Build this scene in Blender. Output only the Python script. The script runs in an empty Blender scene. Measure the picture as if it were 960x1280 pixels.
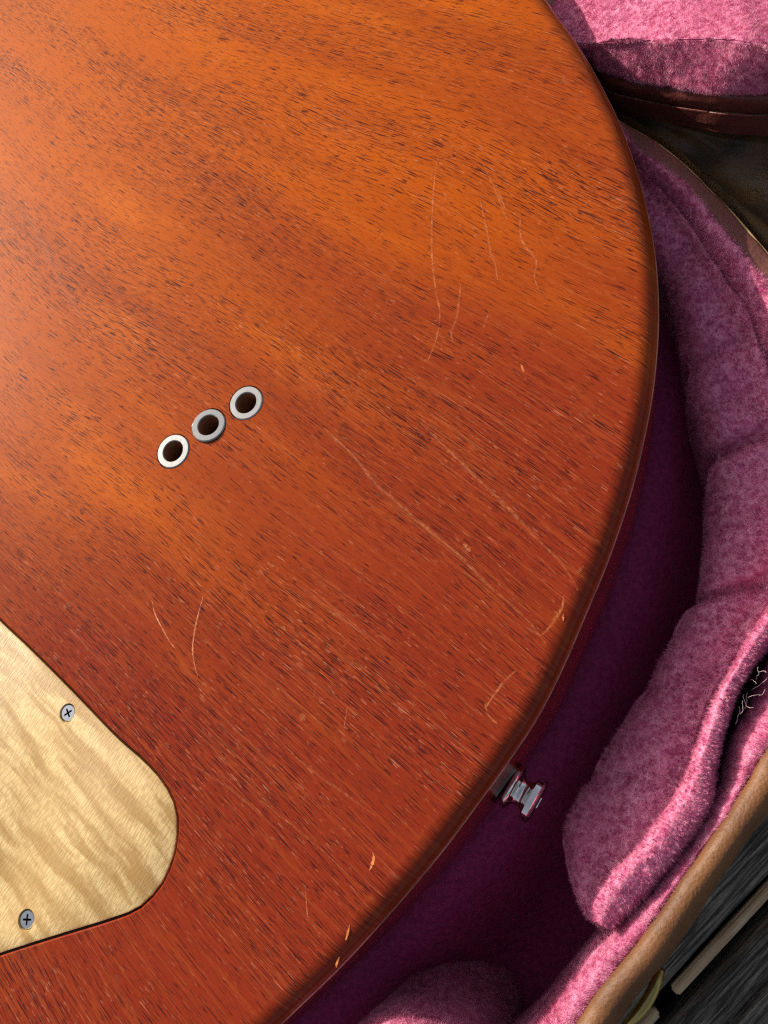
import bpy, bmesh, math, random
import numpy as np
from mathutils import Vector, Matrix, noise as mnoise

random.seed(4); np.random.seed(4)
S = bpy.context.scene
COL = S.collection

# ------------------------------------------------------------------ camera
FPX, CX, CY = 961.0, 480.0, 640.0            # a 26 mm-equivalent phone camera, 960 x 1280
_d = np.array([.333, .32, 1.0]); _c = 1/np.linalg.norm(_d); _d = _d*_c
_v = np.cross(_d, [0, 0, 1.0])
_K = np.array([[0, -_v[2], _v[1]], [_v[2], 0, -_v[0]], [-_v[1], _v[0], 0]])
CAM_R = np.diag([1, -1, -1.0]) @ (np.eye(3) + _K + _K@_K/(1+_d[2]))
CAM_H = .18*_c                                # height above the guitar's back (z = 0)

def at(px, py, z):
    """where the line of sight of a photo pixel meets the height z (metres)"""
    r = CAM_R @ np.array([(px-CX)/FPX, (py-CY)/FPX, 1.0])
    return r*((z-CAM_H)/r[2]) + np.array([0, 0, CAM_H])

cam = bpy.data.cameras.new('camera'); co = bpy.data.objects.new('camera', cam); COL.objects.link(co)
R3 = CAM_R @ np.diag([1, -1, -1.0])
M = Matrix([[*R3[i], 0] for i in range(3)] + [[0, 0, 0, 1]])
M.translation = Vector((0, 0, CAM_H)); co.matrix_world = M
cam.sensor_fit = 'VERTICAL'; cam.sensor_height = 36; cam.sensor_width = 27
cam.lens = 36*FPX/1280
cam.clip_start = .005; cam.clip_end = 500
cam.dof.use_dof = True; cam.dof.focus_distance = .182; cam.dof.aperture_fstop = 90
S.camera = co

# ------------------------------------------------------------------ light
SUN_EL, SUN_AZ = math.radians(30.5), math.atan2(-.88, .475)     # azimuth clockwise from +Y
sd = Vector((math.sin(SUN_AZ)*math.cos(SUN_EL), math.cos(SUN_AZ)*math.cos(SUN_EL), math.sin(SUN_EL)))
w = bpy.data.worlds.new('World'); S.world = w; w.use_nodes = True
nt = w.node_tree; bg = nt.nodes['Background']
sky = nt.nodes.new('ShaderNodeTexSky'); sky.sky_type = 'NISHITA'; sky.sun_disc = False; sky.dust_density = 5.0; sky.ozone_density = .6
sky.sun_elevation = SUN_EL; sky.sun_rotation = SUN_AZ
hs = nt.nodes.new('ShaderNodeHueSaturation'); hs.inputs['Saturation'].default_value = .6
nt.links.new(sky.outputs[0], hs.inputs['Color']); nt.links.new(hs.outputs[0], bg.inputs[0]); bg.inputs[1].default_value = .125
L = bpy.data.lights.new('sun', 'SUN'); L.energy = 5.0; L.angle = math.radians(.5); L.color = (1, .92, .78)
lo = bpy.data.objects.new('sun', L); COL.objects.link(lo); lo.rotation_euler = sd.to_track_quat('Z', 'Y').to_euler()
S.view_settings.view_transform = 'Standard'; S.view_settings.look = 'None'
S.cycles.filter_width = 1.25; S.cycles.use_denoising = False; S.view_settings.exposure = 0; S.view_settings.gamma = 1; S.view_settings.use_curve_mapping = False

# ------------------------------------------------------------------ material helpers
class NT:
    def __init__(s, name):
        s.m = bpy.data.materials.new(name); s.m.use_nodes = True
        s.t = s.m.node_tree; s.b = s.t.nodes['Principled BSDF']; s.tc = s.t.nodes.new('ShaderNodeTexCoord')
    def lk(s, a, b): s.t.links.new(a, b)
    def put(s, inp, v):
        if isinstance(v, (int, float)): inp.default_value = v
        elif isinstance(v, tuple): inp.default_value = (*v, 1) if len(v) == 3 and inp.type == 'RGBA' else v
        else: s.lk(v, inp)
    def map(s, vec, rot=(0, 0, 0), scale=(1, 1, 1), loc=(0, 0, 0)):
        n = s.t.nodes.new('ShaderNodeMapping'); s.lk(vec, n.inputs[0])
        n.inputs['Rotation'].default_value = rot; n.inputs['Scale'].default_value = scale; n.inputs['Location'].default_value = loc
        return n.outputs[0]
    def noise(s, vec, scale=1, detail=2, rough=.5, dim='3D', dist=0):
        n = s.t.nodes.new('ShaderNodeTexNoise'); n.noise_dimensions = dim; s.lk(vec, n.inputs['Vector'])
        n.inputs['Scale'].default_value = scale; n.inputs['Detail'].default_value = detail
        n.inputs['Roughness'].default_value = rough; n.inputs['Distortion'].default_value = dist
        return n.outputs['Fac']
    def vor(s, vec, scale=1, out='Distance'):
        n = s.t.nodes.new('ShaderNodeTexVoronoi'); s.lk(vec, n.inputs['Vector']); n.inputs['Scale'].default_value = scale
        return n.outputs[out]
    def math(s, op, a, b=0, c=None, clamp=False):
        n = s.t.nodes.new('ShaderNodeMath'); n.operation = op; n.use_clamp = clamp
        s.put(n.inputs[0], a); s.put(n.inputs[1], b)
        if c is not None: s.put(n.inputs[2], c)
        return n.outputs[0]
    def step(s, v, a, b, lo=0, hi=1):
        n = s.t.nodes.new('ShaderNodeMapRange'); n.interpolation_type = 'SMOOTHSTEP'
        s.put(n.inputs[0], v); s.put(n.inputs[1], a); s.put(n.inputs[2], b); s.put(n.inputs[3], lo); s.put(n.inputs[4], hi)
        return n.outputs[0]
    def mix(s, f, a, b, mode='MIX'):
        n = s.t.nodes.new('ShaderNodeMix'); n.data_type = 'RGBA'; n.blend_type = mode
        s.put(n.inputs[0], f); s.put(n.inputs[6], a); s.put(n.inputs[7], b)
        return n.outputs[2]
    def sep(s, v):
        n = s.t.nodes.new('ShaderNodeSeparateXYZ'); s.lk(v, n.inputs[0]); return n.outputs
    def comb(s, x, y, z=0):
        n = s.t.nodes.new('ShaderNodeCombineXYZ')
        for i, q in enumerate((x, y, z)): s.put(n.inputs[i], q)
        return n.outputs[0]
    def bump(s, h, dist, strength=1, base=None):
        n = s.t.nodes.new('ShaderNodeBump'); s.lk(h, n.inputs['Height']); n.inputs['Distance'].default_value = dist
        n.inputs['Strength'].default_value = strength
        if base is not None: s.lk(base, n.inputs['Normal'])
        return n.outputs[0]
    def set(s, **k):
        for a, v in k.items(): s.put(s.b.inputs[a.replace('_', ' ')], v)
        return s.m

GRAIN = math.radians(37)
def mat_mahogany():
    s = NT('mahogany'); v = s.map(s.tc.outputs['Object'], rot=(0, 0, GRAIN))
    x, y, z = s.sep(v)
    # slow sideways wander of the grain
    wv = s.noise(s.comb(s.math('MULTIPLY', x, 7), s.math('MULTIPLY', y, 11)), 1, 1, dim='2D')
    y2 = s.math('ADD', y, s.math('MULTIPLY', s.math('SUBTRACT', wv, .5), .018))
    def g(sx, sy, det=1, off=0.0, oy=0.0, rough=.5):
        return s.noise(s.comb(s.math('MULTIPLY_ADD', x, sx, off), s.math('MULTIPLY', s.math('ADD', y2, oy), sy)), 1, det, rough, dim='2D')
    band = g(5, 95, 3, 3.1)
    dens = s.math('MULTIPLY', s.math('SUBTRACT', g(9, 60, 2, 9.3), .5), .20)
    def pores(sx, sy, thr, wid, off, oy=0.0):
        n = g(sx, sy, 1, off, oy, .4)
        return s.step(s.math('ADD', n, dens), thr, thr+wid)
    p1 = pores(120, 4300, .66, .05, 0); p2 = pores(250, 4900, .666, .05, 17)
    p3 = pores(70, 3700, .745, .04, 41)
    geo = s.t.nodes.new('ShaderNodeNewGeometry'); nz = s.sep(geo.outputs['True Normal'])[2]; flat = s.step(nz, .45, .97)
    pore = s.math('MULTIPLY', s.math('MAXIMUM', s.math('MAXIMUM', p1, p2), p3), flat)
    glint = s.math('MULTIPLY', s.math('MULTIPLY', pores(150, 5400, .69, .05, 63), s.step(g(500, 900, 1, 5), .5, .62)), flat)
    # amber towards the upper left, red towards the lower right, uneven along the grain
    big = g(4, 22, 3, 1.7, rough=.6)
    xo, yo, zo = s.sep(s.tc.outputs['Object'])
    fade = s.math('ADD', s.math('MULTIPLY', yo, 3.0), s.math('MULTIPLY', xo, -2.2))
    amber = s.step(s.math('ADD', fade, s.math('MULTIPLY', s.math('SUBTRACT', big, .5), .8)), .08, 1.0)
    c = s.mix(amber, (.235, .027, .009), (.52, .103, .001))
    c = s.mix(s.step(band, .40, .72), c, s.mix(.20, c, (.16, .018, .006)))
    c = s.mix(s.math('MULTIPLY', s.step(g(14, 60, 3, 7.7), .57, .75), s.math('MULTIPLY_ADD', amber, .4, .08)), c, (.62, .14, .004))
    mott = s.noise(s.tc.outputs['Object'], 1500, 3, .65)
    c = s.mix(s.step(mott, .35, .7, .0, .32), c, s.mix(.5, c, (.12, .012, .004)))
    c = s.mix(s.math('MULTIPLY', s.step(g(30, 700, 3, 77), .52, .7), .13), c, (.50, .12, .02))
    c = s.mix(s.math('MULTIPLY', pore, .88), c, (.04, .007, .008))
    fine = s.math('MULTIPLY', pores(22, 3000, .675, .06, 88), flat)
    c = s.mix(s.math('MULTIPLY', fine, .15), c, (.62, .19, .07))
    c = s.mix(s.math('MULTIPLY', glint, .30), c, (.74, .36, .20))
    h = s.math('SUBTRACT', s.math('MULTIPLY', s.noise(s.tc.outputs['Object'], 900, 2), .05), pore)
    h2 = s.noise(s.tc.outputs['Object'], 26, 2)
    nb = s.bump(h, .000025, .4, s.bump(h2, .0006, .10))
    rough = s.math('MULTIPLY_ADD', s.noise(s.tc.outputs['Object'], 60, 3), .10, s.math('MULTIPLY_ADD', pore, .1, .13))
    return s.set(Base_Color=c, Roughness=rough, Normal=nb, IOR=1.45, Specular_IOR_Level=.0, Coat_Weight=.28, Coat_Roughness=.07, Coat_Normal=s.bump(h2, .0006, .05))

def mat_maple():
    s = NT('flamed_maple'); o = s.tc.outputs['Object']
    v = s.map(o, rot=(0, 0, math.radians(36))); x, y, z = s.sep(v)
    wob = s.math('MULTIPLY', s.noise(s.comb(s.math('MULTIPLY', x, 60), s.math('MULTIPLY', y, 90)), 1, 3, dim='2D'), .003)
    f0 = s.noise(s.comb(s.math('MULTIPLY', x, 38), s.math('MULTIPLY', s.math('ADD', y, wob), 290)), 1, 3, .55, dim='2D')
    f = s.math('MULTIPLY_ADD', s.math('SUBTRACT', f0, .5), s.step(s.noise(o, 45, 2), .3, .6, .35, 1.25), .5)
    v2 = s.map(o, rot=(0, 0, math.radians(-58))); x2, y2, _ = s.sep(v2)
    fib = s.noise(s.comb(s.math('MULTIPLY', x2, 420), s.math('MULTIPLY', y2, 2600)), 1, 2, .6, dim='2D')
    c = s.mix(s.step(f, .36, .64), (.50, .31, .11), (.80, .585, .275))
    c = s.mix(s.step(fib, .35, .62, 0, .9), c, s.mix(.5, c, (.34, .18, .055)))
    c = s.mix(s.step(s.noise(o, 70, 3), .55, .75, 0, .45), c, (.46, .25, .075))
    return s.set(Base_Color=c, Roughness=s.math('MULTIPLY_ADD', fib, .2, .33), Normal=s.bump(s.math('MULTIPLY_ADD', f, .6, s.math('MULTIPLY', fib, .3)), .00022, .6))

def mat_plush(name='pink_plush', sc=1.0, back=False):
    s = NT(name); o = s.tc.outputs['Object']
    n = s.noise(o, 620, 3, .6); n2 = s.noise(o, 90, 3)
    a, b = (.50, .072, .205), (.93, .385, .56)
    c = s.mix(s.step(n, .3, .7), a, b)
    c = s.mix(s.step(n2, .4, .7, 0, .4), c, (.62, .15, .30))
    s.set(Sheen_Weight=.12, Sheen_Roughness=.4, Sheen_Tint=(1.0, .8, .9))
    if back:
        return s.set(Base_Color=s.mix(.3, c, (.45, .09, .18)), Roughness=.9, Normal=s.bump(n, .0008, .8))
    return s.set(Base_Color=c, Roughness=.33, Specular_IOR_Level=.32)

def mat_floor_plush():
    s = NT('shaded_floor_plush'); n = s.noise(s.tc.outputs['Object'], 700, 3, .6)  # shade down in the pile put into a darker, deeper colour
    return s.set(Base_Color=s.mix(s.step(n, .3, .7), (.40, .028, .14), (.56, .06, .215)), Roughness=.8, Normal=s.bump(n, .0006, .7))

def mat_leather(name, c1, c2, rough=.45):
    s = NT(name); o = s.tc.outputs['Object']
    n = s.noise(o, 420, 3, .55); v = s.noise(o, 1300, 2, .5); blot = s.noise(o, 60, 3)
    c = s.mix(s.step(blot, .35, .7), c1, c2)
    c = s.mix(s.step(n, .5, .8, 0, .4), c, tuple(q*.55 for q in c1))
    return s.set(Base_Color=c, Roughness=s.math('MULTIPLY_ADD', n, .25, rough-.1),
                 Normal=s.bump(s.math('ADD', s.math('MULTIPLY', v, .9), n), .0004, .5))

def mat_metal(name, col, rough, scr=.12):
    s = NT(name); o = s.tc.outputs['Object']
    n = s.noise(o, 700, 3, .6)
    return s.set(Base_Color=s.mix(s.step(n, .3, .75, 0, .35), col, tuple(q*.72 for q in col)), Metallic=1.0,
                 Roughness=s.math('MULTIPLY_ADD', n, scr, rough-.05), Normal=s.bump(n, .00004, .4))

def mat_deck():
    s = NT('weathered_deck'); o = s.tc.outputs['Object']; x, y, z = s.sep(o)
    g = s.noise(s.comb(s.math('MULTIPLY', x, 60), s.math('MULTIPLY', y, 1300), s.math('MULTIPLY', z, 300)), 1, 4, .65)
    g2 = s.noise(s.comb(s.math('MULTIPLY', x, 25), s.math('MULTIPLY', y, 320)), 1, 3)
    c = s.mix(s.step(g, .38, .68), (.055, .046, .037), (.36, .315, .26))
    c = s.mix(s.step(g2, .5, .75, 0, .5), c, (.12, .105, .09))
    return s.set(Base_Color=c, Roughness=.85, Normal=s.bump(s.math('ADD', g, s.math('MULTIPLY', g2, 1.5)), .0016, 1.0))

def mat_batten():
    s = NT('tan_wood'); o = s.tc.outputs['Object']; x, y, z = s.sep(o)
    g = s.noise(s.comb(s.math('MULTIPLY', x, 80), s.math('MULTIPLY', y, 1500), s.math('MULTIPLY', z, 900)), 1, 3, .6)
    c = s.mix(s.step(g, .35, .7), (.66, .43, .24), (.88, .67, .43))
    return s.set(Base_Color=c, Roughness=.7, Normal=s.bump(g, .0003, .5))

def mat_plain(name, col, rough=.6, var=.3, scale=300):
    s = NT(name); n = s.noise(s.tc.outputs['Object'], scale, 3)
    return s.set(Base_Color=s.mix(s.step(n, .3, .7), col, tuple(q*(1-var) for q in col)), Roughness=rough, Normal=s.bump(n, .0002, .3))

def mat_scratch():
    s = NT('scratched_finish'); n = s.noise(s.tc.outputs['Object'], 900, 3, .6)
    c = s.mix(s.step(n, .35, .65), (.55, .13, .03), (.72, .23, .065))
    s.set(Base_Color=c, Roughness=.5)
    att = s.t.nodes.new('ShaderNodeAttribute'); att.attribute_name = 'strength'
    s.put(s.b.inputs['Alpha'], s.math('MULTIPLY', att.outputs['Fac'], s.step(n, .3, .6, .35, 1), clamp=True))
    return s.m

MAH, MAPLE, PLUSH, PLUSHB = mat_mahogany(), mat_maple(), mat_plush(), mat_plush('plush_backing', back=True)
LEATHER = mat_leather('brown_leather', (.20, .080, .024), (.12, .045, .015), .56)
FAR_LEATHER = mat_leather('pink_reflection_leather', (.20, .072, .055), (.14, .048, .038), .5)  # rim leather again, with the lining's pink reflection painted into its colour
LEATHER_RED = mat_leather('oxblood_leather', (.16, .04, .032), (.11, .028, .024), .40)
LEATHER_DK = mat_leather('dark_leather', (.24, .135, .055), (.09, .06, .042), .34)
NICKEL, CHROME = mat_metal('satin_nickel', (.43, .43, .42), .17), mat_metal('polished_nickel', (.86, .83, .80), .07, .05)
ZINC, BRASS = mat_metal('zinc_screw', (.50, .53, .58), .22), mat_metal('aged_brass', (.46, .36, .13), .30)
DECK, TAN, SCR = mat_deck(), mat_batten(), mat_scratch()
def mat_side():
    s = NT('shaded_side'); n = s.noise(s.tc.outputs['Object'], 50, 3)  # same wood as the back, the side's shade put into a darker red
    return s.set(Base_Color=s.mix(s.step(n, .3, .7), (.25, .018, .014), (.18, .012, .010)), Roughness=.22, Specular_IOR_Level=.4)
SIDE = mat_side()
ARRIS = mat_plain('arris_highlight', (.52, .23, .15), .35, .5, 160)  # highlight along the body edge painted as a paler ring
BORE = mat_plain('stained_bore_wood', (.24, .11, .05), .7)
BLACK = mat_plain('black_recess', (.012, .010, .010), .6)  # near black inside the cross of the screw heads
THREAD = mat_plain('pale_thread', (.7, .5, .54), .6)
PALE = mat_plain('lit_raw_edge', (.45, .30, .13), .6)

# ------------------------------------------------------------------ object helpers
def link(name, me, mat, parent=None, kind=None, label=None):
    me.name = name
    o = bpy.data.objects.new(name, me); COL.objects.link(o)
    if mat is not None:
        for m in (mat if isinstance(mat, (list, tuple)) else [mat]): me.materials.append(m)
    if parent is not None:
        o.parent = parent
        o.matrix_parent_inverse = Matrix.Identity(4)
        if parent.location.length > 0 and parent.type != 'EMPTY': pass
    if kind: o['kind'] = kind
    if label: o['label'] = label
    return o
def bm_obj(name, bm, mat, parent=None, smooth=True, **k):
    bmesh.ops.recalc_face_normals(bm, faces=bm.faces[:])
    me = bpy.data.meshes.new(name); bm.to_mesh(me); bm.free()
    if smooth: me.polygons.foreach_set('use_smooth', [True]*len(me.polygons))
    return link(name, me, mat, parent, **k)
def thing(name, label, cat, group=None):
    o = bpy.data.objects.new(name, None); COL.objects.link(o); o.empty_display_size = .02
    o['label'] = label; o['category'] = cat
    if group: o['group'] = group
    return o

def spline(pts, n, closed=False):
    """Catmull-Rom through pts, resampled to n points evenly along its length"""
    P = np.array(pts, float); k = len(P)
    out = []
    rng = range(k if closed else k-1)
    for i in rng:
        if closed: a, b, c, d = P[(i-1) % k], P[i], P[(i+1) % k], P[(i+2) % k]
        else: a, b, c, d = P[max(i-1, 0)], P[i], P[i+1], P[min(i+2, k-1)]
        for t in np.linspace(0, 1, 24, endpoint=False):
            out.append(.5*((2*b)+(c-a)*t+(2*a-5*b+4*c-d)*t*t+(3*b-a-3*c+d)*t**3))
    out.append(P[0] if closed else P[-1]); out = np.array(out)
    s = np.r_[0, np.cumsum(np.linalg.norm(np.diff(out, axis=0), axis=1))]
    u = np.linspace(0, s[-1], n, endpoint=not closed)
    return np.stack([np.interp(u, s, out[:, j]) for j in range(out.shape[1])], 1)
def rail(pts, z, n):
    """photo pixels at a height (a number, or one per point) -> n world points"""
    zz = z if hasattr(z, '__len__') else [z]*len(pts)
    return spline([at(p[0], p[1], q) for p, q in zip(pts, zz)], n)
def loft(rails, per=6):
    """grid through a list of rails, smooth across them"""
    Rr = np.array(rails); k = len(Rr); rows = []
    for i in range(k-1):
        a, b, c, d = Rr[max(i-1, 0)], Rr[i], Rr[i+1], Rr[min(i+2, k-1)]
        for t in np.linspace(0, 1, per, endpoint=False):
            rows.append(.5*((2*b)+(c-a)*t+(2*a-5*b+4*c-d)*t*t+(3*b-a-3*c+d)*t**3))
    rows.append(Rr[-1]); return np.array(rows)           # (nv, nu, 3)
def grid_mesh(name, G, cyclic_v=False, flip=False):
    nv, nu = G.shape[:2]; idx = np.arange(nv*nu).reshape(nv, nu)
    r = np.vstack([idx, idx[:1]]) if cyclic_v else idx
    q = np.stack([r[:-1, :-1], r[:-1, 1:], r[1:, 1:], r[1:, :-1]], -1).reshape(-1, 4)
    if flip: q = q[:, ::-1]
    me = bpy.data.meshes.new(name); me.from_pydata(G.reshape(-1, 3).tolist(), [], q.tolist())
    me.polygons.foreach_set('use_smooth', [True]*len(q)); me.update(); return me
def grid_normals(G):
    du = np.gradient(G, axis=1); dv = np.gradient(G, axis=0); n = np.cross(du, dv)
    n /= np.linalg.norm(n, axis=2, keepdims=True)+1e-12
    if (n[..., 2].mean()) < 0: n = -n
    return n
def rough_up(G, amp, sc, seed=0.0, amp2=0, sc2=1):
    N = grid_normals(G); out = G.copy()
    for i in range(G.shape[0]):
        for j in range(G.shape[1]):
            p = Vector(G[i, j])
            h = amp*mnoise.noise(p*sc+Vector((seed, 0, 0)))
            if amp2: h += amp2*mnoise.noise(p*sc2+Vector((0, seed, 9)))
            out[i, j] += N[i, j]*h
    return out
def pile(G, parent, dens=30e6, length=.0009, width=.00006, lean=(0, 0, 0), clump=.75, keep=None, seed=1, tuft=0):
    """short plush fibres standing on a grid surface, joined into one mesh"""
    rs = np.random.RandomState(seed); N = grid_normals(G)
    a = G[:-1, :-1]; b = G[:-1, 1:]; c = G[1:, 1:]; d = G[1:, :-1]
    ar = .5*np.linalg.norm(np.cross(c-a, d-b), axis=2)
    cen = (a+c)/2
    if keep is not None: ar = ar*keep(cen)
    # only where the camera's surroundings could see it
    tot = ar.sum(); n = int(tot*dens)
    if n < 1: return None
    k = rs.choice(ar.size, n, p=(ar/tot).ravel()); i, j = np.unravel_index(k, ar.shape)
    u = rs.rand(n, 1); v = rs.rand(n, 1)
    P = (1-v)*((1-u)*G[i, j]+u*G[i, j+1])+v*((1-u)*G[i+1, j]+u*G[i+1, j+1])
    NN = (1-v)*((1-u)*N[i, j]+u*N[i, j+1])+v*((1-u)*N[i+1, j]+u*N[i+1, j+1])
    cl = np.array([mnoise.noise_vector(Vector(p)*750) + .6*mnoise.noise_vector(Vector(p)*240) for p in P])
    nap = np.array([mnoise.noise_vector(Vector(p)*70 + Vector((seed, 0, 0))) for p in P])
    tl = np.ones((n, 1))
    if tuft:                                              # gather the pile into small tufts
        for q in range(n):
            dd, pp = mnoise.voronoi(Vector(P[q])*tuft)
            e = pp[0]/tuft - Vector(P[q]); cl[q] = cl[q]*.35 + np.array(e)*tuft*1.3
            tl[q] = max(.25, 1.25-1.0*dd[0])
    dirv = NN + clump*cl + .9*nap + np.array(lean) + rs.normal(0, .22, (n, 3))
    dirv /= np.linalg.norm(dirv, axis=1, keepdims=True)
    ln = length*tl*(.65+.6*rs.rand(n, 1)); side = np.cross(dirv, rs.normal(0, 1, (n, 3)))
    side /= np.linalg.norm(side, axis=1, keepdims=True)+1e-9
    base = P - NN*.0002; tip = P + dirv*ln
    V = np.stack([base-side*width*.62, base+side*width*.62, tip], 1).reshape(-1, 3)
    T = np.arange(n*3).reshape(-1, 3)
    me = bpy.data.meshes.new('plush_pile'); me.vertices.add(len(V)); me.vertices.foreach_set('co', V.astype(np.float32).ravel())
    me.loops.add(T.size); me.loops.foreach_set('vertex_index', T.astype(np.int32).ravel())
    me.polygons.add(len(T)); me.polygons.foreach_set('loop_start', np.arange(0, T.size, 3, dtype=np.int32))
    me.polygons.foreach_set('use_smooth', np.ones(len(T), bool)); me.update(calc_edges=True)
    return link('plush_pile', me, PLUSH, parent, kind='stuff')

def tube_bm(bm, pts, rad, seg=8, taper=None):
    P = [Vector(p) for p in pts]; rings = []
    for i, p in enumerate(P):
        t = (P[min(i+1, len(P)-1)]-P[max(i-1, 0)]).normalized()
        a = t.cross(Vector((0, 0, 1)));
        if a.length < 1e-6: a = Vector((1, 0, 0))
        a.normalize(); b = t.cross(a); r = rad*(taper(i/(len(P)-1)) if taper else 1)
        rings.append([bm.verts.new(p+a*math.cos(q)*r+b*math.sin(q)*r) for q in [2*math.pi*k/seg for k in range(seg)]])
    for r0, r1 in zip(rings, rings[1:]):
        for k in range(seg): bm.faces.new((r0[k], r0[(k+1) % seg], r1[(k+1) % seg], r1[k]))
    bm.faces.new(rings[0][::-1]); bm.faces.new(rings[-1])
def lathe_bm(bm, prof, M4, seg=40, closed=False):
    """(radius, height) profile turned round the local z axis"""
    rings = []
    for r, h in prof:
        if r < 1e-7: rings.append([bm.verts.new(M4 @ Vector((0, 0, h)))])
        else: rings.append([bm.verts.new(M4 @ Vector((r*math.cos(2*math.pi*k/seg), r*math.sin(2*math.pi*k/seg), h))) for k in range(seg)])
    pairs = list(zip(rings, rings[1:])) + ([(rings[-1], rings[0])] if closed else [])
    for a, b in pairs:
        for k in range(seg):
            k2 = (k+1) % seg
            if len(a) == 1 and len(b) == 1: continue
            if len(a) == 1: bm.faces.new((a[0], b[k], b[k2]))
            elif len(b) == 1: bm.faces.new((a[k], b[0], a[k2]))
            else: bm.faces.new((a[k], b[k], b[k2], a[k2]))
def fill(bm, loops):
    """flat face with holes from vertex loops; returns the new faces"""
    es = []
    for lp in loops:
        for i in range(len(lp)):
            e = bm.edges.get((lp[i], lp[(i+1) % len(lp)])) or bm.edges.new((lp[i], lp[(i+1) % len(lp)]))
            es.append(e)
    r = bmesh.ops.triangle_fill(bm, use_beauty=True, use_dissolve=False, edges=es, normal=(0, 0, 1))
    return [f for f in r['geom'] if isinstance(f, bmesh.types.BMFace)]
def circle(c, r, n, z): return [Vector((c[0]+r*math.cos(2*math.pi*k/n), c[1]+r*math.sin(2*math.pi*k/n), z)) for k in range(n)]
def bridge(bm, a, b):
    n = len(a)
    return [bm.faces.new((a[k], a[(k+1) % n], b[(k+1) % n], b[k])) for k in range(n)]
def sharp_by_angle(o, deg=35):
    me = o.data; bm = bmesh.new(); bm.from_mesh(me)
    for e in bm.edges: e.smooth = not (len(e.link_faces) == 2 and e.calc_face_angle(0) > math.radians(deg))
    bm.to_mesh(me); bm.free()

# ================================================================== the deck
Z_DECK = -.082
deck = bpy.data.objects.new('deck', None); COL.objects.link(deck)
deck['kind'] = 'structure'
pa, pb = at(846, 1222, Z_DECK), at(960, 1098, Z_DECK)            # the line of the gap
U = (pb-pa); U /= np.linalg.norm(U); Wd = np.array([U[1], -U[0], 0])      # along the boards / towards lower right
DANG = math.atan2(U[1], U[0])
def board(c0, width, grooves, x0=-.9, x1=.9):
    """one reeded board: profile across, run along x"""
    bm = bmesh.new(); prof = [(0, -.022), (0, -.0015), (.0015, 0)]
    for k in range(grooves):
        m = width*(k+1)/(grooves+1); prof += [(m-.0016, 0), (m-.0008, -.0028), (m+.0006, -.0030), (m+.0014, 0)]
    prof += [(width-.0015, 0), (width, -.0015), (width, -.022)]
    xs = np.r_[x0, np.linspace(-.16, .16, 60), x1]; rows = []
    for x in xs:
        row = []
        for (y, z) in prof:
            h = .0006*mnoise.noise(Vector((x*50, y*900+c0*77, 1)))
            row.append(bm.verts.new((x, -(y + .0005*mnoise.noise(Vector((x*60, y*300, c0*99)))), z+h)))
        rows.append(row)
    for a, b in zip(rows, rows[1:]):
        for k in range(len(prof)-1): bm.faces.new((a[k], a[k+1], b[k+1], b[k]))
        bm.faces.new((a[-1], a[0], b[0], b[-1]))
    o = bm_obj('deck_board', bm, DECK, deck)
    o.rotation_euler = (0, 0, DANG); q = pa + Wd*c0; o.location = (q[0], q[1], Z_DECK)
    sharp_by_angle(o, 50); return o
BW = .0425
c = .0065
for i in range(4): board(c, BW, 4); c += BW+.006
c = -BW-.0005
for i in range(9): board(c, BW, 4 if i else 2); c -= BW+.006
gm = bmesh.new()
for q in ((-60, -60), (60, -60), (60, 60), (-60, 60)): gm.verts.new((*q, Z_DECK-.05))
gm.faces.new(gm.verts[:])
bm_obj('ground', gm, mat_plain('dark_soil', (.05, .042, .035), .9, .5, 20), None, kind='structure')
def batten(name, s0, s1, label):
    bm = bmesh.new(); bmesh.ops.create_cube(bm, size=1)
    for v in bm.verts: v.co = Vector((s0+(v.co.x+.5)*(s1-s0), v.co.y*.0027, v.co.z*.004))
    bmesh.ops.bevel(bm, geom=bm.edges[:], offset=.0005, segments=2, affect='EDGES')
    o = bm_obj(name, bm, TAN, None); o.rotation_euler = (0, 0, DANG); q = pa+Wd*.0022
    o.location = (q[0], q[1], Z_DECK-.004); o['label'] = label; o['category'] = 'wood strip'; o['group'] = 'pale strips in the gap between deck boards'
batten('wood_strip', -.0035, .30, 'long pale tan wood strip lying in the gap between dark deck boards')
batten('wood_strip', -.09, -.0105, 'short piece of pale wood strip in the deck gap beside the brass latch')

# ================================================================== the guitar
guitar = thing('electric_guitar', 'reddish brown mahogany guitar lying face down in a pink lined case', 'guitar')
EDGE = [(668, 0), (695, 33), (730, 83), (760, 138), (781, 185), (799, 240), (811, 290), (819, 340), (822, 390), (821, 440), (815, 500), (806, 550),
        (792, 610), (775, 665), (757, 715), (733, 772), (707, 833), (677, 893), (640, 950), (600, 1005), (555, 1065), (500, 1130),
        (440, 1196), (395, 1240), (353, 1280)]
pl = [at(x, y, -.007)[:2] for x, y in EDGE]
# out of frame: the rest of a single-cut style body
low = [(-.0826, -.065), (-.0929, -.0737), (-.107, -.0838), (-.137, -.0985), (-.178, -.1035), (-.225, -.082), (-.265, -.034), (-.295, .03), (-.32, .10), (-.35, .17), (-.37, .25),
       (-.35, .32), (-.29, .355), (-.22, .345), (-.16, .315), (-.10, .285), (-.05, .255)]
OUT = spline([tuple(p) for p in pl] + low, 420, closed=True)
def inset(P, d):
    t = np.roll(P, -1, 0)-np.roll(P, 1, 0); t /= np.linalg.norm(t, axis=1, keepdims=True)
    n = np.stack([t[:, 1], -t[:, 0]], 1)                 # to the right of travel = inward for this clockwise loop
    return P + n*d
area = .5*np.sum(OUT[:, 0]*np.roll(OUT[:, 1], -1)-np.roll(OUT[:, 0], -1)*OUT[:, 1])
sg = 1 if area < 0 else -1
def ring(bm, d, z): return [bm.verts.new((p[0], p[1], z)) for p in inset(OUT, sg*d)]

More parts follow.
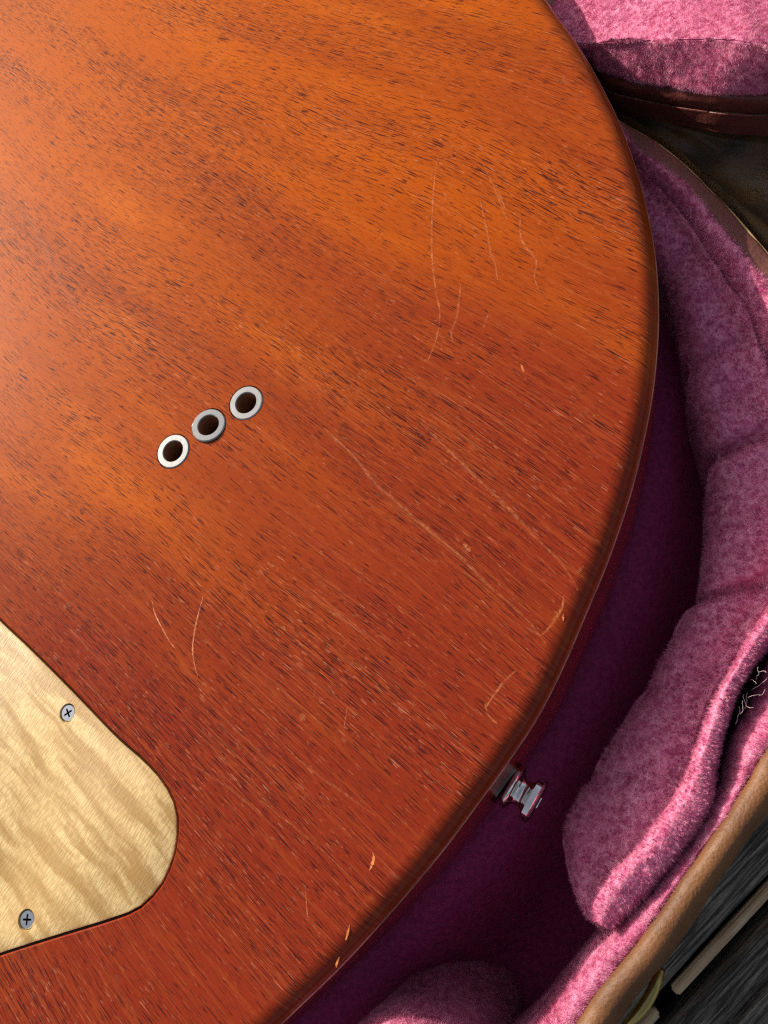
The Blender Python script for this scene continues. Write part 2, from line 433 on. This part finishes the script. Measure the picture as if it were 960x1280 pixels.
COVER_PX = [(-330, 480), (-200, 560), (-90, 682), (0, 774), (36, 808), (90, 862), (144, 918), (180, 950), (201, 973), (216, 998), (222, 1024), (220, 1058), (211, 1088), (197, 1113),
            (172, 1137), (137, 1151), (72, 1171), (0, 1194), (-110, 1232), (-230, 1262), (-330, 1250), (-400, 1150), (-440, 900), (-420, 650), (-390, 520)]
COVER = spline([tuple(at(x, y, 0)[:2]) for x, y in COVER_PX], 10)  # placeholder, replaced below
COVER = spline([tuple(at(x, y, 0)[:2]) for x, y in COVER_PX], 170, closed=True)
ca = .5*np.sum(COVER[:, 0]*np.roll(COVER[:, 1], -1)-np.roll(COVER[:, 0], -1)*COVER[:, 1]); cs = 1 if ca < 0 else -1
def cover_ring(bm, d, z): return [bm.verts.new((p[0], p[1], z)) for p in inset(COVER, cs*d)]
FER = [at(216.5, 564, 0), at(261.5, 532, 0), at(307.5, 503.5, 0)]
RF = .0048
bm = bmesh.new()
RO = .0046
AR = math.radians(66); KX = RO/math.sin(AR)          # the round-over stops in an arris, the side drops from there
rings = [ring(bm, RO-KX*math.sin(a), -KX*(1-math.cos(a))) for a in np.linspace(0, AR, 15)]
for a, b in zip(rings, rings[1:]): bridge(bm, a, b)
ZA = -KX*(1-math.cos(AR))
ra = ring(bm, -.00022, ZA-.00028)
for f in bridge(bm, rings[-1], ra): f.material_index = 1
r2 = ring(bm, -.0002, -.030)
for f in bridge(bm, ra, r2): f.material_index = 2
r3 = ring(bm, .0015, -.039); r4 = ring(bm, .004, -.042)
for f in bridge(bm, r2, r3)+bridge(bm, r3, r4): f.material_index = 2
pock = cover_ring(bm, -.00045, 0); pock_e = cover_ring(bm, -.00012, -.0004); pock2 = cover_ring(bm, -.0001, -.004)
bridge(bm, pock, pock_e); bridge(bm, pock_e, pock2)
holes = [pock]
bores = []
for f in FER:
    c0 = [bm.verts.new(v) for v in circle(f, RF+.0002, 40, 0)]; c1 = [bm.verts.new(v) for v in circle(f, RF+.0002, 40, -.0035)]
    bores += bridge(bm, c0, c1); holes.append(c0)
top_faces = fill(bm, [rings[0]]+holes)
fill(bm, [r4])
fill(bm, [pock2])
bmesh.ops.recalc_face_normals(bm, faces=bm.faces[:])
me = bpy.data.meshes.new('body'); bm.to_mesh(me); bm.free()
me.polygons.foreach_set('use_smooth', [True]*len(me.polygons))
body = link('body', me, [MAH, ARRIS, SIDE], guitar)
sharp_by_angle(body, 18)
wn = body.modifiers.new('wn', 'WEIGHTED_NORMAL'); wn.keep_sharp = True; wn.weight = 100

# string ferrules: flanged tubes set in the wood; the middle one stands a little proud and tilted
for i, f in enumerate(FER):
    M4 = Matrix.Translation(Vector(f) + Vector((0, 0, (.00025, .0006, .0002)[i])))
    if i == 1: M4 = M4 @ Matrix.Rotation(math.radians(-4), 4, 'X') @ Matrix.Rotation(math.radians(3.5), 4, 'Y')
    bm = bmesh.new(); r = RF
    lathe_bm(bm, [(r, -.003), (r, -.00025), (r-.00025, 0), (.00312, 0), (.00292, -.0002), (.0029, -.008), (.0024, -.0085), (.0024, -.0105), (.0029, -.011), (.0029, -.018), (.0032, -.018), (.0032, -.003)], M4, 48, closed=True)
    o = bm_obj('string_ferrule', bm, [NICKEL, BORE], guitar); sharp_by_angle(o, 40)
    for p in o.data.polygons:
        if (M4.inverted() @ p.center).z < -.0012: p.material_index = 1
    if i == 1: o['label'] = 'middle steel ferrule standing slightly proud and tilted'
    bm = bmesh.new(); lathe_bm(bm, [(0, -.0178), (.0031, -.0178)], Matrix.Translation(Vector(f)), 24)
    bm_obj('bore_floor', bm, BORE, o)

# flamed maple control cover
SCREWS = [at(83.5, 891, 0), at(32, 1150, 0), at(-300, 1200, 0), at(-330, 640, 0)]
bm = bmesh.new()
a0 = cover_ring(bm, .0009, -.0002); a1 = cover_ring(bm, .0005, -.0004); a2 = cover_ring(bm, .0004, -.0025)
bridge(bm, a0, a1); bridge(bm, a1, a2); hl = [a0]
cz = -.0002
for q in SCREWS:
    h0 = [bm.verts.new(v) for v in circle(q, .00232, 36, cz)]; h1 = [bm.verts.new(v) for v in circle(q, .0021, 36, cz-.0008)]
    h2 = [bm.verts.new(v) for v in circle(q, .001, 36, cz-.002)]
    bridge(bm, h0, h1); bridge(bm, h1, h2); hl.append(h0)
fill(bm, hl)
cover = bm_obj('control_cover', bm, MAPLE, guitar, label='pale flamed maple control cover let into the back'); sharp_by_angle(cover, 30)

def make_screw():
    bm = bmesh.new(); n = 32
    w, l = .00024, .00118
    cr = [(w, w), (w, l*.93), (w*.6, l), (-w*.6, l), (-w, l*.93), (-w, w), (-l*.93, w), (-l, w*.6), (-l, -w*.6), (-l*.93, -w), (-w, -w), (-w, -l*.93), (-w*.6, -l), (w*.6, -l), (w, -l*.93), (w, -w),
          (l*.93, -w), (l, -w*.6), (l, w*.6), (l*.93, w)]
    o1 = [bm.verts.new(v) for v in circle((0, 0), .00185, n, 0)]; o2 = [bm.verts.new(v) for v in circle((0, 0), .00202, n, -.00018)]; o3 = [bm.verts.new(v) for v in circle((0, 0), .001, n, -.0014)]
    c1 = [bm.verts.new((x, y, 0)) for x, y in cr]; c2 = [bm.verts.new((x*.55, y*.55, -.0009)) for x, y in cr]
    fill(bm, [o1, c1]); bridge(bm, o1, o2); bridge(bm, o2, o3)
    k = len(bm.faces); bm.faces.ensure_lookup_table()
    deep = bridge(bm, c1, c2); deep += fill(bm, [c2])
    for f in deep: f.material_index = 1
    bmesh.ops.recalc_face_normals(bm, faces=bm.faces[:])
    me = bpy.data.meshes.new('screw'); bm.to_mesh(me); bm.free(); me.materials.append(ZINC); me.materials.append(BLACK); return me
sm = make_screw()
for q, rot in zip(SCREWS, (33, 4, 20, 50)):
    o = bpy.data.objects.new('screw', sm); COL.objects.link(o); o.parent = cover
    o.location = (q[0], q[1], cz-.00025); o.rotation_euler = (0, 0, math.radians(rot))

# strap button on the end of the body
pe = at(626, 975, -.007); k = np.argmin(np.linalg.norm(OUT-pe[:2], axis=1))
tt = OUT[(k+1) % len(OUT)]-OUT[k-1]; tt /= np.linalg.norm(tt); nn = -sg*np.array([tt[1], -tt[0]])
def turned(name, prof, mat, parent, org, axis, seg=48, **kw):
    q = Vector((axis[0], axis[1], 0)).to_track_quat('Z', 'X').to_matrix().to_4x4()
    prof = [(a, h*.88) for a, h in prof]; b = bmesh.new(); lathe_bm(b, prof, Matrix.Translation(Vector(org)) @ q, seg)
    o = bm_obj(name, b, mat, parent, **kw); sharp_by_angle(o, 40); return o
ca_, sa_ = math.cos(.13), math.sin(.13); ax = np.array([ca_*nn[0]-sa_*nn[1], sa_*nn[0]+ca_*nn[1]])
BO = (OUT[k][0]+nn[0]*.0006+tt[0]*sg*0, OUT[k][1]+nn[1]*.0006, -.0195)
r = .0052
sb = turned('strap_button', [(0, .0009), (r-.0005, .0009), (r-.0001, .0011), (r, .0015), (r, .0020), (r-.0003, .0024), (.0044, .0027), (.0036, .0031), (.00315, .0037), (.0030, .0045), (.0031, .0053), (.0036, .0060), (.0045, .0064), (r-.00025, .0066), (r, .0068), (r, .0082), (r-.0003, .0085), (.0044, .0088), (.0030, .0090), (.0018, .0090), (.0016, .0084), (0, .0083)], CHROME, guitar, BO, ax)
turned('button_washer', [(0, -.0005), (r+.0001, -.0005), (r+.0001, .0004), (r-.0004, .0007), (0, .0007)], mat_metal('dull_washer', (.22, .19, .18), .24), sb, BO, nn)

# scratches and dings in the finish: shallow ribbons following the photo
def scratch(pts, wpx, strength):
    P = spline([tuple(at(x, y, .00004)) for x, y in pts], max(6, 5*len(pts))); n = len(P)
    for i in range(n):                                   # follow the rounded edge down
        dd = np.min(np.linalg.norm(OUT-P[i, :2], axis=1))
        if dd < RO: P[i, 2] = .00006-KX*(1-math.sqrt(max(0, 1-((RO-dd)/KX)**2)))
    bm = bmesh.new(); rows = []
    lay = bm.verts.layers.float.new('strength')
    for i in range(n):
        t = P[min(i+1, n-1)]-P[max(i-1, 0)]; t /= np.linalg.norm(t)+1e-12; s = np.array([-t[1], t[0], 0])
        wv = wpx*.00019*.5*(.35+.65*math.sin(math.pi*(i+.3)/(n-.4)))*(.7+.6*random.random())
        row = []
        for e, q in ((-1, 0), (0, strength), (1, 0)):
            v = bm.verts.new(P[i]+s*wv*e+np.array([0, 0, 0 if e else -.00001])); v[lay] = q*(.78 if strength < 1 else 1)*(.5+.6*random.random()); row.append(v)
        rows.append(row)
    for a, b in zip(rows, rows[1:]):
        for k in range(2): bm.faces.new((a[k], a[k+1], b[k+1], b[k]))
    return bm_obj('scratch', bm, SCR, body)
for pts, wpx, st in [
    ([(547, 197), (543, 225), (540, 275), (540, 320), (545, 365), (550, 392), (545, 425), (535, 450)], 4, .8),
    ([(555, 200), (572, 197)], 3, .5),
    ([(604, 205), (618, 235), (626, 255), (634, 275)], 4, .7),
    ([(600, 250), (609, 290), (614, 318), (619, 330), (622, 350)], 4, .8),
    ([(620, 232), (632, 262)], 3, .9),
    ([(650, 272), (652, 300), (670, 325), (668, 345), (674, 365)], 4, .8),
    ([(576, 355), (571, 395), (564, 415), (566, 425)], 5, .6),
    ([(612, 388), (604, 410)], 3, .5), ([(590, 285), (597, 300)], 5, .4),
    ([(190, 750), (194, 768), (208, 795), (218, 810)], 2.6, 1.3), ([(254, 745), (246, 775), (241, 805), (242, 825), (247, 845)], 2.8, 1.4),
    ([(466, 1066), (467, 1074), (462, 1088)], 4, 3), ([(437, 1156), (434, 1168), (431, 1176)], 3, 2.6), ([(421, 1198), (417, 1212)], 3, 2.2),
    ([(382, 1108), (383, 1130), (385, 1152)], 2, .9),
    ([(405, 535), (440, 568), (470, 605), (510, 640), (548, 672), (580, 700), (605, 727), (640, 757), (668, 785), (682, 805)], 6, .55),
    ([(525, 528), (560, 562), (603, 604), (640, 640), (680, 682), (700, 702), (718, 728), (722, 738)], 6, .6),
    ([(704, 745), (703, 758), (695, 772), (682, 790), (674, 795)], 5, .8), ([(730, 707), (722, 716)], 5, .5),
    ([(645, 838), (632, 850), (618, 868), (606, 886)], 4.5, .8), ([(606, 880), (612, 896), (622, 905)], 4, .7),
    ([(579, 680), (588, 689)], 8, .9), ([(375, 893), (381, 900)], 9, .9), ([(704, 767), (704, 776)], 3, 2.2),
    ([(651, 455), (655, 466)], 4, 1.2), ([(434, 884), (430, 910)], 2, .7), ([(395, 858), (392, 872)], 2, .6),
    ([(30, 262), (60, 320), (80, 360), (100, 395)], 22, .1), ([(55, 135), (65, 122)], 2.5, .7),
    ([(240, 955), (285, 985), (330, 1022)], 4, .35), ([(325, 1000), (390, 1052), (440, 1098)], 4, .35), ([(330, 905), (380, 955), (470, 1020)], 4, .35)]:
    scratch(pts, wpx, st)

# ================================================================== the case
case = thing('guitar_case', 'open brown leather guitar case lined with pink plush on dark deck', 'guitar case')
NU = 260
R_IN = [(560, -110), (620, -40), (668, 20), (715, 85), (755, 140), (780, 172), (792, 187), (836, 222), (864, 249), (887, 274), (910, 304), (944, 345), (965, 368), (995, 410), (1020, 470), (1040, 550), (1048, 640), (1040, 740), (1015, 835),
        (985, 895), (956, 936), (930, 981), (900, 1030), (862, 1082), (802, 1169), (757, 1225), (720, 1274), (655, 1345), (560, 1420), (430, 1480), (260, 1520), (60, 1540)]
R_OUT = [(590, -150), (650, -75), (700, -10), (735, 70), (757, 138), (768, 148), (779, 156), (822, 181), (857, 209), (887, 239), (914, 266), (942, 298), (960, 319), (1000, 365), (1035, 430), (1065, 515), (1085, 610), (1085, 720), (1063, 830),
         (1025, 910), (990, 972), (960, 1019), (930, 1060), (889, 1120), (840, 1195), (810, 1229), (776, 1277), (705, 1355), (605, 1440), (460, 1505), (270, 1550), (60, 1575)]
ZR = -.0205
rin = rail(R_IN, ZR, NU); rout = rail(R_OUT, ZR-.001, NU)
uu = np.linspace(0, 1, NU)[:, None]
lowf = np.clip((uu-.42)/.15, 0, 1)                    # the near side is padded rounder than the far side
upz = np.array([0, 0, 1.0])
r1 = rin + upz*(.0008+.0012*lowf); r2 = .72*rin+.28*rout + upz*(.0014+.0028*lowf); r3 = .35*rin+.65*rout+upz*(.0014+.0026*lowf)
r4 = .08*rin+.92*rout + upz*(.0010 - .0004*lowf)
cen = rin.mean(0)
def shrink(r, mm):
    t = np.gradient(r, axis=0); t /= np.linalg.norm(t, axis=1, keepdims=True); n = np.cross(t, upz)
    if np.mean(np.sum(n*(r-cen), 1)) > 0: n = -n
    return r + n*mm
r5 = rout - upz*(.0008+.003*lowf) ; r6 = shrink(rout, .0012) - upz*.012; r7 = shrink(rout, .002) - upz*.052; r8 = shrink(rout, .006)-upz*.0578
rimG = loft([rin-upz*.004, r1, r2, r3, r4, r5, r6, r7, r8], 5)
rimG = rough_up(rimG, .00035, 160, 3)
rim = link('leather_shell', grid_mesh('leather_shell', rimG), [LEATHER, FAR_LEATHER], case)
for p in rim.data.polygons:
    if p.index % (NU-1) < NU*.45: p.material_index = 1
# raw edge of the leather, the light it catches painted as a fine pale line on the far side
bm = bmesh.new(); tube_bm(bm, (rail(R_OUT[3:15], ZR-.0006, 90)+upz*.0002).tolist(), .00034, 6); bm_obj('edge_highlight', bm, PALE, case)

def inframe(px0=-40, px1=1010, py0=-60, py1=1330):
    def f(Pc):
        q = (Pc-np.array([0, 0, CAM_H])) @ CAM_R; X = q[..., 0]/q[..., 2]*FPX+CX; Y = q[..., 1]/q[..., 2]*FPX+CY
        return ((X > px0) & (X < px1) & (Y > py0) & (Y < py1)).astype(float)
    return f
VIS = inframe()

# plush lip inside the rim
L_IN = [(525, -80), (590, -15), (640, 40), (700, 105), (750, 165), (785, 200), (800, 216), (832, 248), (859, 279), (882, 313), (907, 352), (932, 388), (950, 428), (975, 490), (1000, 560), (1008, 650), (1000, 730), (980, 800), (960, 850),
        (935, 900), (915, 945), (903, 988), (880, 1032), (840, 1087), (800, 1132), (762, 1167), (725, 1212), (690, 1257), (668, 1282), (600, 1345), (510, 1400), (390, 1450), (240, 1480), (60, 1495)]
lin = rail(L_IN, ZR-.004, NU); lo_ = rail(R_IN, ZR-.001, NU)
lipG = loft([lo_-upz*.002, lo_+upz*.0022, .5*lo_+.5*lin+upz*.0042, .10*lo_+.90*lin+upz*.0022, lin-upz*.004, shrink(lin, -.001)-upz*.036], 6)
lipG = rough_up(lipG, .0008, 130, 7, .0003, 400)
lip = link('plush_lip', grid_mesh('plush_lip', lipG), PLUSHB, case)
pile(lipG, lip, keep=VIS, length=.0010, seed=2)

# bolster pad along the inside of the wall
G_ = [(775, 195), (800, 218), (832, 250), (859, 281), (882, 315), (907, 354), (932, 390), (950, 432), (968, 500), (985, 580), (993, 650), (985, 712), (960, 764), (935, 802), (905, 850), (884, 897), (872, 942), (864, 977), (848, 1012), (822, 1052), (792, 1097), (772, 1128), (760, 1150)]
I_ = [(745, 215), (775, 255), (800, 300), (832, 355), (852, 410), (860, 470), (872, 520), (884, 560), (889, 615), (884, 680), (876, 737), (853, 775), (828, 828), (790, 890), (748, 956), (718, 1010), (706, 1040), (710, 1075), (719, 1115), (734, 1143), (757, 1158)]
NB = 220
g = rail(G_, -.0260, NB); it = rail(I_, -.0285, NB)
ib = shrink(rail(I_, -.031, NB), 0)
ub = np.linspace(0, 1, NB)[:, None]
def u_of(px, py):
    q = at(px, py, -.025); return np.argmin(np.linalg.norm(.5*(g+it)-q, axis=1))/(NB-1)
dip = np.zeros((NB, 1)); 
for (cx_, cy_, dpt, wd) in ((925, 556, .0042, .010), (912, 733, .0034, .009), (845, 330, .0016, .02), (890, 440, .0016, .012), (905, 500, .0009, .007), (900, 650, .0011, .010), (850, 850, .0010, .012), (790, 970, .0009, .010)):
    dip += dpt*np.exp(-((ub-u_of(cx_, cy_))/wd)**2)
rise = .0045*np.clip(np.sin(np.pi*np.clip(ub, .02, .995)), 0, 1)**.4
floorz = -.0765
def setz(r, z): q = r.copy(); q[:, 2] = z; return q
endup = .0035*np.clip((ub-.68)/.22, 0, 1)
mid1 = .25*it+.75*g + upz*(rise*.75-dip*.7+endup); mid2 = .55*it+.45*g + upz*(rise-dip+endup*.5); mid3 = .85*it+.15*g + upz*(rise*.8-dip*1.1+endup*.7*np.clip((ub-.86)/.06, 0, 1))
itd = it + (g-it)*dip*40
outr = np.array(it-g); outr[:, 2] = 0
bolG = loft([setz(g, floorz), g-upz*.001, mid1, mid2, mid3, itd-upz*.001, itd-upz*.006-outr*.02, setz(it-outr*.10, floorz)], 7)
bolG = rough_up(bolG, .0009, 110, 11, .0003, 420)
bol = link('bolster', grid_mesh('bolster', bolG), PLUSHB, case)
pile(bolG, bol, keep=VIS, dens=28e6, length=.0011, width=.00006, clump=.9, tuft=1250, seed=3)

# sewn welt between the bolster and the lip
W_IN = [(1000, 640), (988, 710), (962, 757), (937, 795), (907, 843), (884, 892), (866, 940), (846, 984), (818, 1028), (786, 1064), (756, 1096), (741, 1122), (746, 1146)]
W_OUT = [(1010, 650), (998, 730), (980, 775), (950, 816), (923, 860), (905, 908), (896, 952), (888, 1000), (868, 1044), (834, 1087), (804, 1122), (778, 1148), (768, 1160)]
wi, wo = rail(W_IN, -.0235, 130), rail(W_OUT, -.0225, 130)
ramp = .0072*np.clip(np.linspace(3.2, .7, 130), .75, 1)[:, None]
wG = loft([wi-upz*.034, wi-upz*.001, .86*wi+.14*wo+upz*ramp*.95, .5*wi+.5*wo+upz*ramp, .15*wi+.85*wo+upz*ramp*.6, wo-upz*.004, wo-upz*.034], 6)
wG = rough_up(wG, .0006, 170, 5, .0003, 500)
welt = link('welt', grid_mesh('welt', wG), PLUSHB, case); pile(wG, welt, keep=VIS, length=.0011, tuft=1150, seed=5)

# floor lining and the small cushion by the body's lower edge
fl = np.array([[[x, y, floorz] for x in np.linspace(-.38, .12, 120)] for y in np.linspace(-.16, .40, 120)])
cut = shrink(rout, .004)
from mathutils.geometry import intersect_point_line
poly = np.vstack([cut[:, :2], [[-.45, -.2], [-.45, .45], [-.1, .40]]])
def inside(P):
    x, y = P[..., 0], P[..., 1]; r = np.zeros(x.shape, bool); j = len(poly)-1
    for i in range(len(poly)):
        xi, yi = poly[i]; xj, yj = poly[j]
        cnd = ((yi > y) != (yj > y)) & (x < (xj-xi)*(y-yi)/(yj-yi+1e-15)+xi); r ^= cnd; j = i
    return r
for i in range(120):
    for j in range(120):
        dd = np.min(np.linalg.norm(OUT-fl[i, j, :2], axis=1)); t = min(1, max(0, (dd-.002)/.026)); t = t*t*(3-2*t)
        fl[i, j, 2] = -.047-.029*t                        # padding that slopes away from the body
flG = rough_up(fl, .0010, 60, 2)
me = grid_mesh('floor_lining', flG)
ok = inside((flG[:-1, :-1]+flG[1:, 1:])/2).ravel()
bm = bmesh.new(); bm.from_mesh(me); bm.faces.ensure_lookup_table()
bmesh.ops.delete(bm, geom=[f for f, q in zip(bm.faces, ok) if not q], context='FACES'); bm.to_mesh(me); bm.free()
fll = link('floor_lining', me, mat_floor_plush(), case)
# case bottom
bm = bmesh.new(); vs = [bm.verts.new((p[0], p[1], -.0800)) for p in poly[::3]]; vt = [bm.verts.new((p[0], p[1], -.0785)) for p in poly[::3]]
fill(bm, [vs]); fill(bm, [vt]); bridge(bm, vs, vt); bm_obj('case_bottom', bm, LEATHER_DK, case, smooth=False)

def dome(px, py, rx, ry, ztop, rot, name, seed):
    c = at(px, py, ztop); rows = []
    for ph in np.linspace(0, 1, 26):
        # superellipse dome profile
        if ph < .6: rr = math.sin(ph/.6*math.pi/2)**.75; zz = ztop-.006*(1-math.cos(ph/.6*math.pi/2))**1.4
        else: rr = 1-.06*((ph-.6)/.4); zz = ztop-.006-(ph-.6)/.4*(ztop-.006-floorz)
        row = []
        for k in range(73):
            a = 2*math.pi*k/72; x = rx*rr*math.cos(a); y = ry*rr*math.sin(a)
            row.append((c[0]+x*math.cos(rot)-y*math.sin(rot), c[1]+x*math.sin(rot)+y*math.cos(rot), zz))
        rows.append(row)
    G = np.array(rows); G = rough_up(G, .0008, 110, seed, .0003, 400); G[:, -1] = G[:, 0]
    o = link(name, grid_mesh(name, G), PLUSHB, case); pile(G, o, keep=VIS, length=.0009, seed=seed); return o
dome(486, 1386, .017, .0135, -.006, math.radians(20), 'cushion', 8)

# open lid behind: leather shell edge, rolled edge, plush pad
LX = [(640, 690), (1100,)]
T1 = [(700, 52), (735, 54), (753, 53), (780, 52), (830, 50), (873, 49), (927, 51), (960, 62), (1010, 80), (1100, 120)]
T2 = [(700, 62), (735, 74), (752, 86), (790, 98), (840, 107), (873, 112), (907, 115), (960, 116), (1010, 120), (1100, 140)]
T3 = [(705, 80), (740, 100), (760, 116), (797, 128), (840, 136), (873, 141), (907, 145), (960, 147), (1010, 150), (1100, 168)]
T4 = [(710, 95), (745, 118), (765, 133), (800, 143), (840, 151), (873, 157), (907, 163), (960, 168), (1010, 171), (1100, 186)]
T0 = [(640, -160), (680, -160), (720, -160), (760, -160), (820, -160), (870, -160), (930, -160), (970, -160), (1030, -150), (1120, -120)]
zl = lambda a, b: [a+(b-a)*min(1, i/6) for i in range(10)]
NL = 120
t0, t1, t2 = rail(T0, zl(-.055, -.028), NL), rail(T1, zl(-.016, .007), NL), rail(T2, zl(-.025, -.009), NL)
t3, t4 = rail(T3, zl(-.030, -.018), NL), rail(T4, zl(-.033, -.024), NL)
tm = .5*t0+.5*t1+upz*.002
lidG = loft([t0, tm, .05*t0+.95*t1+upz*.0006, t1, .86*t1+.14*t2, .3*t1+.7*t2, t2, t2+np.array([0, .004, -.003])], 9)
lidG = rough_up(lidG, .0012, 90, 14, .0004, 350)
# leather edge of the lid, with a rolled bead
back = np.array([0, .006, -.004])
shG = loft([t2+np.array([0, .003, -.002]), t2+np.array([0, .0008, -.0022]), .5*t2+.5*t3, t3+np.array([0, .0012, 0])], 6)
shG = rough_up(shG, .0004, 140, 4)
lid = link('lid', grid_mesh('lid', shG), LEATHER_RED, case, label='open lid of the case with dark oxblood leather edge')
rollc = .5*t3+.5*t4; half = .5*(t4-t3)
rings_ = []
for a in np.linspace(-.35*math.pi, 1.25*math.pi, 13):
    rings_.append(rollc + half*(-math.cos(a)) + np.array([0, -.0002, .0026])*math.sin(a))
roG = rough_up(np.array(rings_), .0003, 150, 21)
link('lid_bead', grid_mesh('lid_bead', roG), LEATHER_RED, lid)
lp = link('lid_pad', grid_mesh('lid_pad', lidG), PLUSHB, lid); pile(lidG, lid, keep=VIS, length=.0008, clump=.7, lean=(.1, .1, 0), seed=9)
# lid outside, under the pad
und = loft([t4+np.array([0, .002, -.001]), t4+np.array([0, .02, -.012]), t0+np.array([0, .01, -.03])], 6)
link('lid_shell', grid_mesh('lid_shell', und), LEATHER_DK, lid)

# slack hinge leather between the far rim and the lid
H1 = R_OUT[3:17]; NH = 90
h1 = rail(H1, -.029, NH); h3 = rail([(690, 60), (740, 112), (765, 130), (800, 138), (840, 146), (880, 152), (920, 157), (970, 162), (1020, 170), (1080, 200), (1140, 260), (1180, 350), (1200, 450), (1200, 560)], -.036, NH)
h2 = .55*h1+.45*h3; h2[:, 2] = -.044; h15 = .8*h1+.2*h3; h15[:, 2] = -.040
hG = loft([h1+upz*.004, h1-upz*.004, h15, h2, .2*h1+.8*h3-upz*.003, h3, h3+np.array([0, .02, -.004])], 8)
for i in range(hG.shape[0]):
    for j in range(hG.shape[1]):
        p = Vector(hG[i, j]); m = math.sin(math.pi*i/(hG.shape[0]-1))
        hG[i, j, 2] += m*(.009*mnoise.noise(Vector((p.x*48+p.y*30, p.y*22, 3.3))) + .0012*mnoise.noise(p*150))
link('hinge_leather', grid_mesh('hinge_leather', hG), LEATHER_DK, case)

# brass latch on the near side
LP = spline([tuple(at(x, y, z)) for x, y, z in ((826, 1212, -.040), (819, 1232, -.037), (806, 1256, -.036), (790, 1275, -.037), (768, 1296, -.041))], 26)
bm = bmesh.new(); rows = []
for i, p in enumerate(LP):
    t = LP[min(i+1, 25)]-LP[max(i-1, 0)]; t /= np.linalg.norm(t); s = np.cross(t, upz); s /= np.linalg.norm(s); n = np.cross(s, t)
    f = .55+.45*math.sin(math.pi*min(1, .15+i/25))
    rows.append([bm.verts.new(p + s*a*.0013*f + n*b) for a, b in ((-1, -.0004), (-.9, .0004), (-.45, .0009), (.45, .0009), (.9, .0004), (1, -.0004), (.7, -.0009), (-.7, -.0009))])
for a, b in zip(rows, rows[1:]):
    for k in range(8): bm.faces.new((a[k], a[(k+1) % 8], b[(k+1) % 8], b[k]))
bm.faces.new(rows[0]); bm.faces.new(rows[-1][::-1])
latch = bm_obj('latch', bm, BRASS, case, label='curved brass latch on the outside of the case')
q = LP[14]-np.array([.004, -.003, .006])
bm = bmesh.new(); bmesh.ops.create_cube(bm, size=1)
for v in bm.verts: v.co = Vector((v.co.x*.012, v.co.y*.004, v.co.z*.008))
bmesh.ops.bevel(bm, geom=bm.edges[:], offset=.0008, segments=2, affect='EDGES')
o = bm_obj('latch_plate', bm, BRASS, latch); o.location = q; o.rotation_euler = (0, 0, DANG)

# loose threads in the torn seam
rs = np.random.RandomState(5)
for k in range(9):
    px, py = [(945, 850), (940, 862), (935, 872), (928, 885), (925, 893), (919, 905), (930, 868), (938, 850), (948, 838), (922, 920), (915, 940), (925, 878), (934, 880)][k]
    a = at(px, py, -.0195+.002*rs.rand()); pts = [a]; dv = np.array([rs.normal(.3, .8), rs.normal(.1, .9), .6])
    for j in range(6):
        dv = dv/np.linalg.norm(dv); pts.append(pts[-1]+dv*.0007); dv = dv+rs.normal(0, .3, 3)
    bm = bmesh.new(); tube_bm(bm, spline(pts, 14).tolist(), .00005, 5); bm_obj('loose_thread', bm, THREAD, case)

# a crumb on the plush
bm = bmesh.new(); bmesh.ops.create_icosphere(bm, subdivisions=2, radius=.0006)
for v in bm.verts: v.co = Vector((v.co.x*.8, v.co.y*1.2, v.co.z*.7))*(1+.3*mnoise.noise(v.co*2500))
o = bm_obj('crumb', bm, mat_plain('tan_crumb', (.55, .36, .2), .8), None); o.location = at(883, 312, -.0245)
o['label'] = 'tiny tan crumb caught in the groove of the purple plush lip'; o['category'] = 'crumb'
